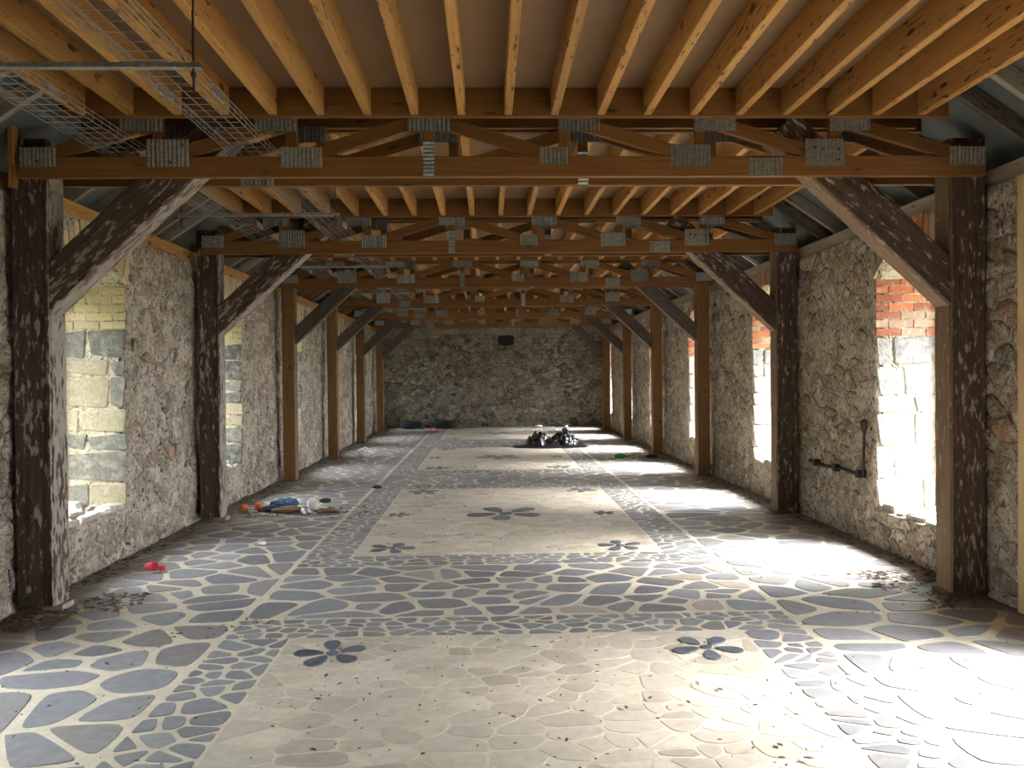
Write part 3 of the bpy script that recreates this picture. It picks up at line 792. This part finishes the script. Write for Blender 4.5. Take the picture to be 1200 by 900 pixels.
# ------------------------------------------------------------------ things on the walls
sb = empty('iron_bar', (XR-0.03, 7.65, 0.62), 'rusty iron bar and upright rod fixed to the right wall beside the nearest window', 'iron bar')
v, f = tube_geo([(XR-0.045, 7.06, 0.605), (XR-0.05, 7.5, 0.625), (XR-0.045, 7.9, 0.605), (XR-0.04, 8.28, 0.62)], 0.017, 6); world_obj('bar', v, f, 'dark_iron', sb)
v, f = tube_geo([(XR-0.05, 7.06, 0.60), (XR-0.05, 7.05, 0.85), (XR-0.045, 7.045, 1.05)], 0.012, 6); world_obj('rod', v, f, 'dark_iron', sb)
v, f = tube_geo([(XR-0.045, 7.045, 1.0), (XR-0.05, 7.045, 1.04), (XR-0.05, 7.045, 1.09), (XR-0.045, 7.045, 1.12)], [0.012, 0.03, 0.034, 0.015], 8); world_obj('knob', v, f, 'dark_iron', sb)
for yy in (7.62, 7.14, 8.1):
    world_obj('bracket', *box(XR-0.075, XR+0.03, yy-0.03, yy+0.03, 0.585, 0.65), 'dark_iron', sb)
pb = timber('plywood_board', (XR-0.06, 4.51, 0.012), (XR-0.06, 4.51, 2.78), 0.86, 0.018, 'pale_plywood', None, up=(1, 0, 0))
tag(pb, 'pale plywood board standing against the right wall beside the nearest post', 'board')

# ------------------------------------------------------------------ things on the floor
FZ = 0.009
def heap():
    nx, ny, W, D = 110, 70, 1.62, 0.95; v, f = [], []
    cx, cyy = 1.30, 17.05
    for i in range(nx+1):
        for j in range(ny+1):
            u, w = i/nx*2-1, j/ny*2-1; x, y = u*W/2, w*D/2
            r_ = math.hypot(u*0.98, w)+0.25*noise.noise((u*2.2, w*2.2, 4)); 
            def lump(cx_, cy_, rx, ry): return math.exp(-((((x-cx_)/rx)**2+((y-cy_)/ry)**2)**2))
            h = max(z_*lump(a_, b_, rx, ry) for a_, b_, rx, ry, z_ in ((-0.38, 0.02, 0.13, 0.22, 0.22), (-0.25, -0.02, 0.17, 0.24, 0.33), (-0.10, 0.05, 0.16, 0.22, 0.21), (0.06, -0.03, 0.20, 0.26, 0.15), (0.20, 0.04, 0.17, 0.24, 0.26), (0.33, -0.02, 0.16, 0.24, 0.34), (0.47, 0.0, 0.17, 0.20, 0.20), (0.60, -0.03, 0.14, 0.16, 0.09), (-0.05, -0.1, 0.6, 0.22, 0.06)))
            h += 0.03*math.exp(-(u*u+w*w)*1.5)
            d = noise.voronoi((x*7+0.4*noise.noise((x*5, y*5, 1)), y*7, 2.0))[0]
            cr = (d[1]-d[0])
            d2 = noise.voronoi((x*17, y*17, 5.0))[0]
            amp = min(1.0, h*5)
            h = h*(0.76+0.50*cr)+amp*0.035*(d2[1]-d2[0])+0.012*abs(noise.noise((x*14, y*14, 8)))
            z = max(0.0, h)*(1 if r_ < 0.93 else max(0, 1-(r_-0.93)*6))
            v.append((x+amp*0.035*noise.noise((x*9, y*9, z*9)), y+amp*0.035*noise.noise((x*9+5, y*9, z*9)), z+0.002 if r_ < 1.05 else -0.03))
    for i in range(nx):
        for j in range(ny): q = i*(ny+1)+j; f.append((q, q+ny+1, q+ny+2, q+1))
    f = [q for q in f if any(v[i][2] > -0.02 for i in q)]
    used = sorted({i for q in f for i in q}); mp = {o: n for n, o in enumerate(used)}
    v = [(v[i][0], v[i][1], max(v[i][2], 0.0)) for i in used]; f = [tuple(mp[i] for i in q) for q in f]
    o = place('plastic_heap', v, f, 'black_plastic', (cx, cyy, FZ))
    tag(o, 'crumpled heap of shiny black plastic sheeting on the far floor', 'plastic sheeting')
heap()
def tyre(x, y, label):
    prof = []
    Rr, w = 0.31, 0.20
    for r_, z in ((0.19, 0.02), (0.20, 0.0), (0.25, -0.005+0.005), (0.29, 0.012), (0.31, 0.035), (0.312, 0.06), (0.304, 0.063), (0.304, 0.07), (0.312, 0.073), (0.314, 0.10), (0.304, 0.103), (0.304, 0.11), (0.314, 0.113), (0.312, 0.14), (0.304, 0.143), (0.304, 0.15), (0.312, 0.153), (0.31, 0.18), (0.29, 0.203), (0.25, 0.215), (0.20, 0.21), (0.19, 0.19), (0.215, 0.17), (0.27, 0.15), (0.28, 0.10), (0.27, 0.06), (0.215, 0.04), (0.19, 0.02)): prof.append((r_, z))
    v, f = lathe_geo(prof, 32); o = place('tyre', v, f, 'tyre_rubber', (x, y, FZ), None, (0, 0, rng.uniform(0, 1)), True)
    tag(o, label, 'tyre', 'old tyres by the far wall')
tyre(-2.30, 23.35, 'black car tyre lying flat in the far left corner'); tyre(-1.30, 23.3, 'black car tyre lying flat at the far wall, right of the other tyre')
def crumple(name, loc, sx, sy, sz, mat, label, cat, seed, n=14, rot=0.0, edge=0.25, sharp=5.0):
    """crumpled cloth, bag or paper: a folded closed lump resting on the floor"""
    v, f = [], []
    m = n*2
    for i in range(n+1):
        th = math.pi*i/n
        for j in range(m):
            ph = 2*math.pi*j/m; d = Vector((math.sin(th)*math.cos(ph), math.sin(th)*math.sin(ph), math.cos(th)))
            vd = noise.voronoi(d*1.6+Vector((seed, seed*2.1, 0)))[0]
            r_ = 0.72+edge*(vd[1]-vd[0])*1.6+0.18*noise.noise(d*sharp*0.6+Vector((seed, 1, 2)))
            p = d*r_; v.append((p.x*sx, p.y*sy, max(0.0, (p.z*0.62+0.38)*sz)))
    for i in range(n):
        for j in range(m):
            k2 = (j+1) % m; f.append((i*m+j, (i+1)*m+j, (i+1)*m+k2, i*m+k2))
    o = place(name, v, f, mat, loc, None, (0, 0, rot)); return tag(o, label, cat)
crumple('red_plastic_sheet', (-1.55, 21.75, FZ), 0.24, 0.20, 0.05, 'red_plastic', 'flat pinkish red plastic scrap on the floor near the far tyres', 'plastic scrap', 3)
crumple('white_plastic_bag', (-2.40, 15.3, FZ), 0.22, 0.17, 0.20, 'white_plastic', 'crumpled white plastic bag on the floor beside the fourth left post', 'plastic bag', 9, edge=0.12)
crumple('orange_wrapper', (-2.83, 9.22, FZ), 0.055, 0.06, 0.09, 'orange_plastic', 'bright orange crumpled wrapper in the rubbish behind the second left post', 'wrapper', 12, 8)
crumple('orange_ball', (-2.68, 9.25, FZ), 0.06, 0.06, 0.11, 'orange_plastic', 'orange red lump of plastic in the rubbish, right of the orange wrapper', 'wrapper', 13, 8, edge=0.1)
crumple('blue_cloth', (-2.42, 9.42, FZ), 0.20, 0.13, 0.13, 'blue_cloth', 'crumpled blue cloth in the rubbish along the left wall', 'cloth', 14, 12, 0.3)
crumple('dark_rag', (-2.54, 9.20, FZ), 0.12, 0.07, 0.07, 'dark_rag', 'dark rag between the orange plastic and the blue cloth', 'rag', 15, 10)
crumple('white_paper_ball', (-2.06, 9.28, FZ), 0.085, 0.08, 0.15, 'paper_white', 'crumpled white paper standing above the drinks can in the rubbish', 'paper', 16, 9)
crumple('cardboard_scrap', (-2.30, 9.10, FZ), 0.24, 0.10, 0.08, 'brown_cardboard', 'brown crumpled cardboard in front of the blue cloth', 'cardboard', 17, 10)
crumple('cardboard_scrap', (-1.88, 9.08, FZ), 0.17, 0.08, 0.055, 'brown_cardboard', 'small brown cardboard scrap right of the drinks can', 'cardboard', 18, 9)
crumple('dark_rag', (-2.02, 9.78, FZ), 0.09, 0.05, 0.06, 'dark_rag', 'dark rag on the floor behind the white paper ball', 'rag', 19, 10)
crumple('paper_scrap', (-2.10, 7.35, FZ), 0.05, 0.045, 0.04, 'paper_white', 'small white paper scrap alone on the left paving', 'paper', 20, 7)
crumple('paper_scrap', (-0.80, 10.05, FZ), 0.05, 0.04, 0.035, 'paper_white', 'tiny white paper scrap on the paving left of the second panel', 'paper', 21, 7)
crumple('dark_rag', (-1.55, 10.95, FZ), 0.08, 0.05, 0.05, 'dark_rag', 'dark flattened rag left of the second cream panel', 'rag', 22, 9)
crumple('teal_wrapper', (-1.92, 22.95, FZ), 0.09, 0.05, 0.06, 'teal_plastic', 'small teal green wrapper between the tyres', 'wrapper', 23, 7)
crumple('blue_wrapper', (0.95, 22.9, FZ), 0.10, 0.07, 0.06, 'pale_blue_plastic', 'pale blue wrapper in front of the far wall', 'wrapper', 24, 7)
crumple('paper_scrap', (1.45, 23.3, FZ), 0.13, 0.08, 0.08, 'paper_white', 'white and grey litter at the foot of the far wall', 'litter', 25, 7)
crumple('paper_scrap', (2.25, 23.2, FZ), 0.08, 0.06, 0.07, 'paper_white', 'pale litter lump at the far wall, right of the other litter', 'litter', 26, 7)
crumple('blue_wrapper', (2.78, 14.75, FZ), 0.05, 0.05, 0.09, 'pale_blue_plastic', 'pale blue scrap by the right wall behind the green bottle', 'wrapper', 27, 7)
crumple('dark_rag', (2.98, 14.5, FZ), 0.14, 0.09, 0.06, 'dark_rag', 'dark rag by the right wall beside the green bottle', 'rag', 28, 9)
v, f = lathe_geo([(0.0, 0), (0.031, 0), (0.033, 0.006), (0.033, 0.108), (0.026, 0.118), (0.024, 0.116), (0.0, 0.114)], 14)
tag(place('drinks_can', v, f, 'can_silver', (-2.12, 9.05, FZ+0.033), None, (R(90), 0, R(25)), True), 'silver drinks can lying in the rubbish by the left wall', 'can')
v, f = lathe_geo([(0.0, 0), (0.034, 0), (0.036, 0.02), (0.036, 0.15), (0.014, 0.20), (0.013, 0.26), (0.016, 0.262), (0.016, 0.275), (0.0, 0.275)], 14)
tag(place('green_bottle', v, f, 'green_glass', (2.30, 14.5, FZ+0.036), None, (R(90), 0, R(80)), True), 'green glass bottle lying on the paving near the right wall', 'bottle')
v, f = lathe_geo([(0.0, 0.004), (0.030, 0.004), (0.030, 0), (0.032, 0), (0.040, 0.075), (0.041, 0.077), (0.038, 0.077), (0.029, 0.008), (0.0, 0.008)], 16)
tag(place('red_cup', v, f, 'red_plastic', (-2.74, 6.40, FZ+0.036), None, (R(80), 0, R(70)), True), 'small red plastic cup tipped over beside the left wall', 'cup')
v, f = lathe_geo([(0.0, 0), (0.018, 0.002), (0.026, 0.014), (0.026, 0.03), (0.017, 0.042), (0.0, 0.046)], 12)
tag(place('red_ball', v, f, 'red_plastic', (-2.63, 6.42, FZ), None, (0, 0, 0), True), 'small red ball right of the red plastic cup', 'ball')
# loose litter nobody could count
def litter(name, spots, mat, label, cat, seed, size=(0.012, 0.035)):
    q = random.Random(seed); a = Acc()
    for (x0, x1, y0, y1, n) in spots:
        for _ in range(n):
            x, y = q.uniform(x0, x1), q.uniform(y0, y1); s = q.uniform(*size); an = q.uniform(0, 6.28); t = q.uniform(-0.4, 0.4)
            ca, sa = math.cos(an)*s, math.sin(an)*s; w = q.uniform(0.3, 0.6); z = FZ+q.uniform(0.001, 0.012)
            p = [(x-ca, y-sa, z), (x+sa*w, y-ca*w, z+abs(t)*s), (x+ca, y+sa, z+0.3*s*q.random()), (x-sa*w, y+ca*w, z+abs(t)*s*0.6)]
            p += [(b[0], b[1], b[2]-0.002) for b in p]
            a.add(p, [(0, 1, 2), (0, 2, 3), (4, 6, 5), (4, 7, 6), (0, 4, 5, 1), (1, 5, 6, 2), (2, 6, 7, 3), (3, 7, 4, 0)])
    tag(a.obj(name, mat, None, False, True), label, cat, None, 'stuff')
litter('leaf_litter', [(2.75, 3.35, 5.5, 6.0, 170), (2.9, 3.38, 5.0, 5.4, 60), (3.2, 3.38, 5.9, 8.2, 90)], 'dry_leaf', 'brown dead leaves around the nearest right post', 'leaf litter', 1)
litter('leaf_litter', [(-3.12, -2.72, 4.9, 5.3, 130), (-2.85, -2.4, 5.3, 5.75, 90), (-3.14, -2.95, 5.6, 8.4, 150), (-2.9, -1.7, 8.8, 9.4, 220), (-1.75, -1.25, 8.6, 9.6, 50), (-3.1, -2.5, 14.0, 15.0, 80)], 'dry_leaf', 'brown leaf litter and crumbs along the left wall', 'leaf litter', 2)
litter('leaf_litter', [(-1.3, -0.2, 10.95, 11.1, 40), (-1.0, -0.2, 13.1, 13.5, 60), (-1.7, -1.3, 4.9, 5.1, 25), (-2.2, -1.6, 4.3, 4.9, 20), (-1.1, 1.4, 2.9, 4.6, 45), (1.4, 1.7, 10.6, 12.2, 60), (-1.5, 0.2, 6.9, 10.8, 45)], 'dry_leaf', 'scattered dead leaves over the middle of the paving', 'leaf litter', 3, (0.006, 0.022))
litter('dirt_crumbs', [(-1.1, 1.45, 2.6, 4.7, 170), (-3.0, -1.2, 3.0, 5.2, 90), (-1.1, 1.4, 6.9, 10.8, 90), (1.5, 3.0, 3.2, 6.4, 70)], 'dirt', 'fine dirt and twig crumbs scattered over the near paving', 'dirt', 6, (0.004, 0.014))
litter('dirt_crumbs', [(3.08, 3.34, 8.2, 23, 700), (2.6, 3.3, 12.5, 15.5, 150)], 'dirt', 'dark dirt along the foot of the right wall', 'dirt', 4)
litter('dirt_crumbs', [(-3.09, -2.86, 8.8, 23, 600), (-3.0, 3.2, 23.4, 23.62, 300)], 'dirt', 'dark dirt along the far and left walls', 'dirt', 5)
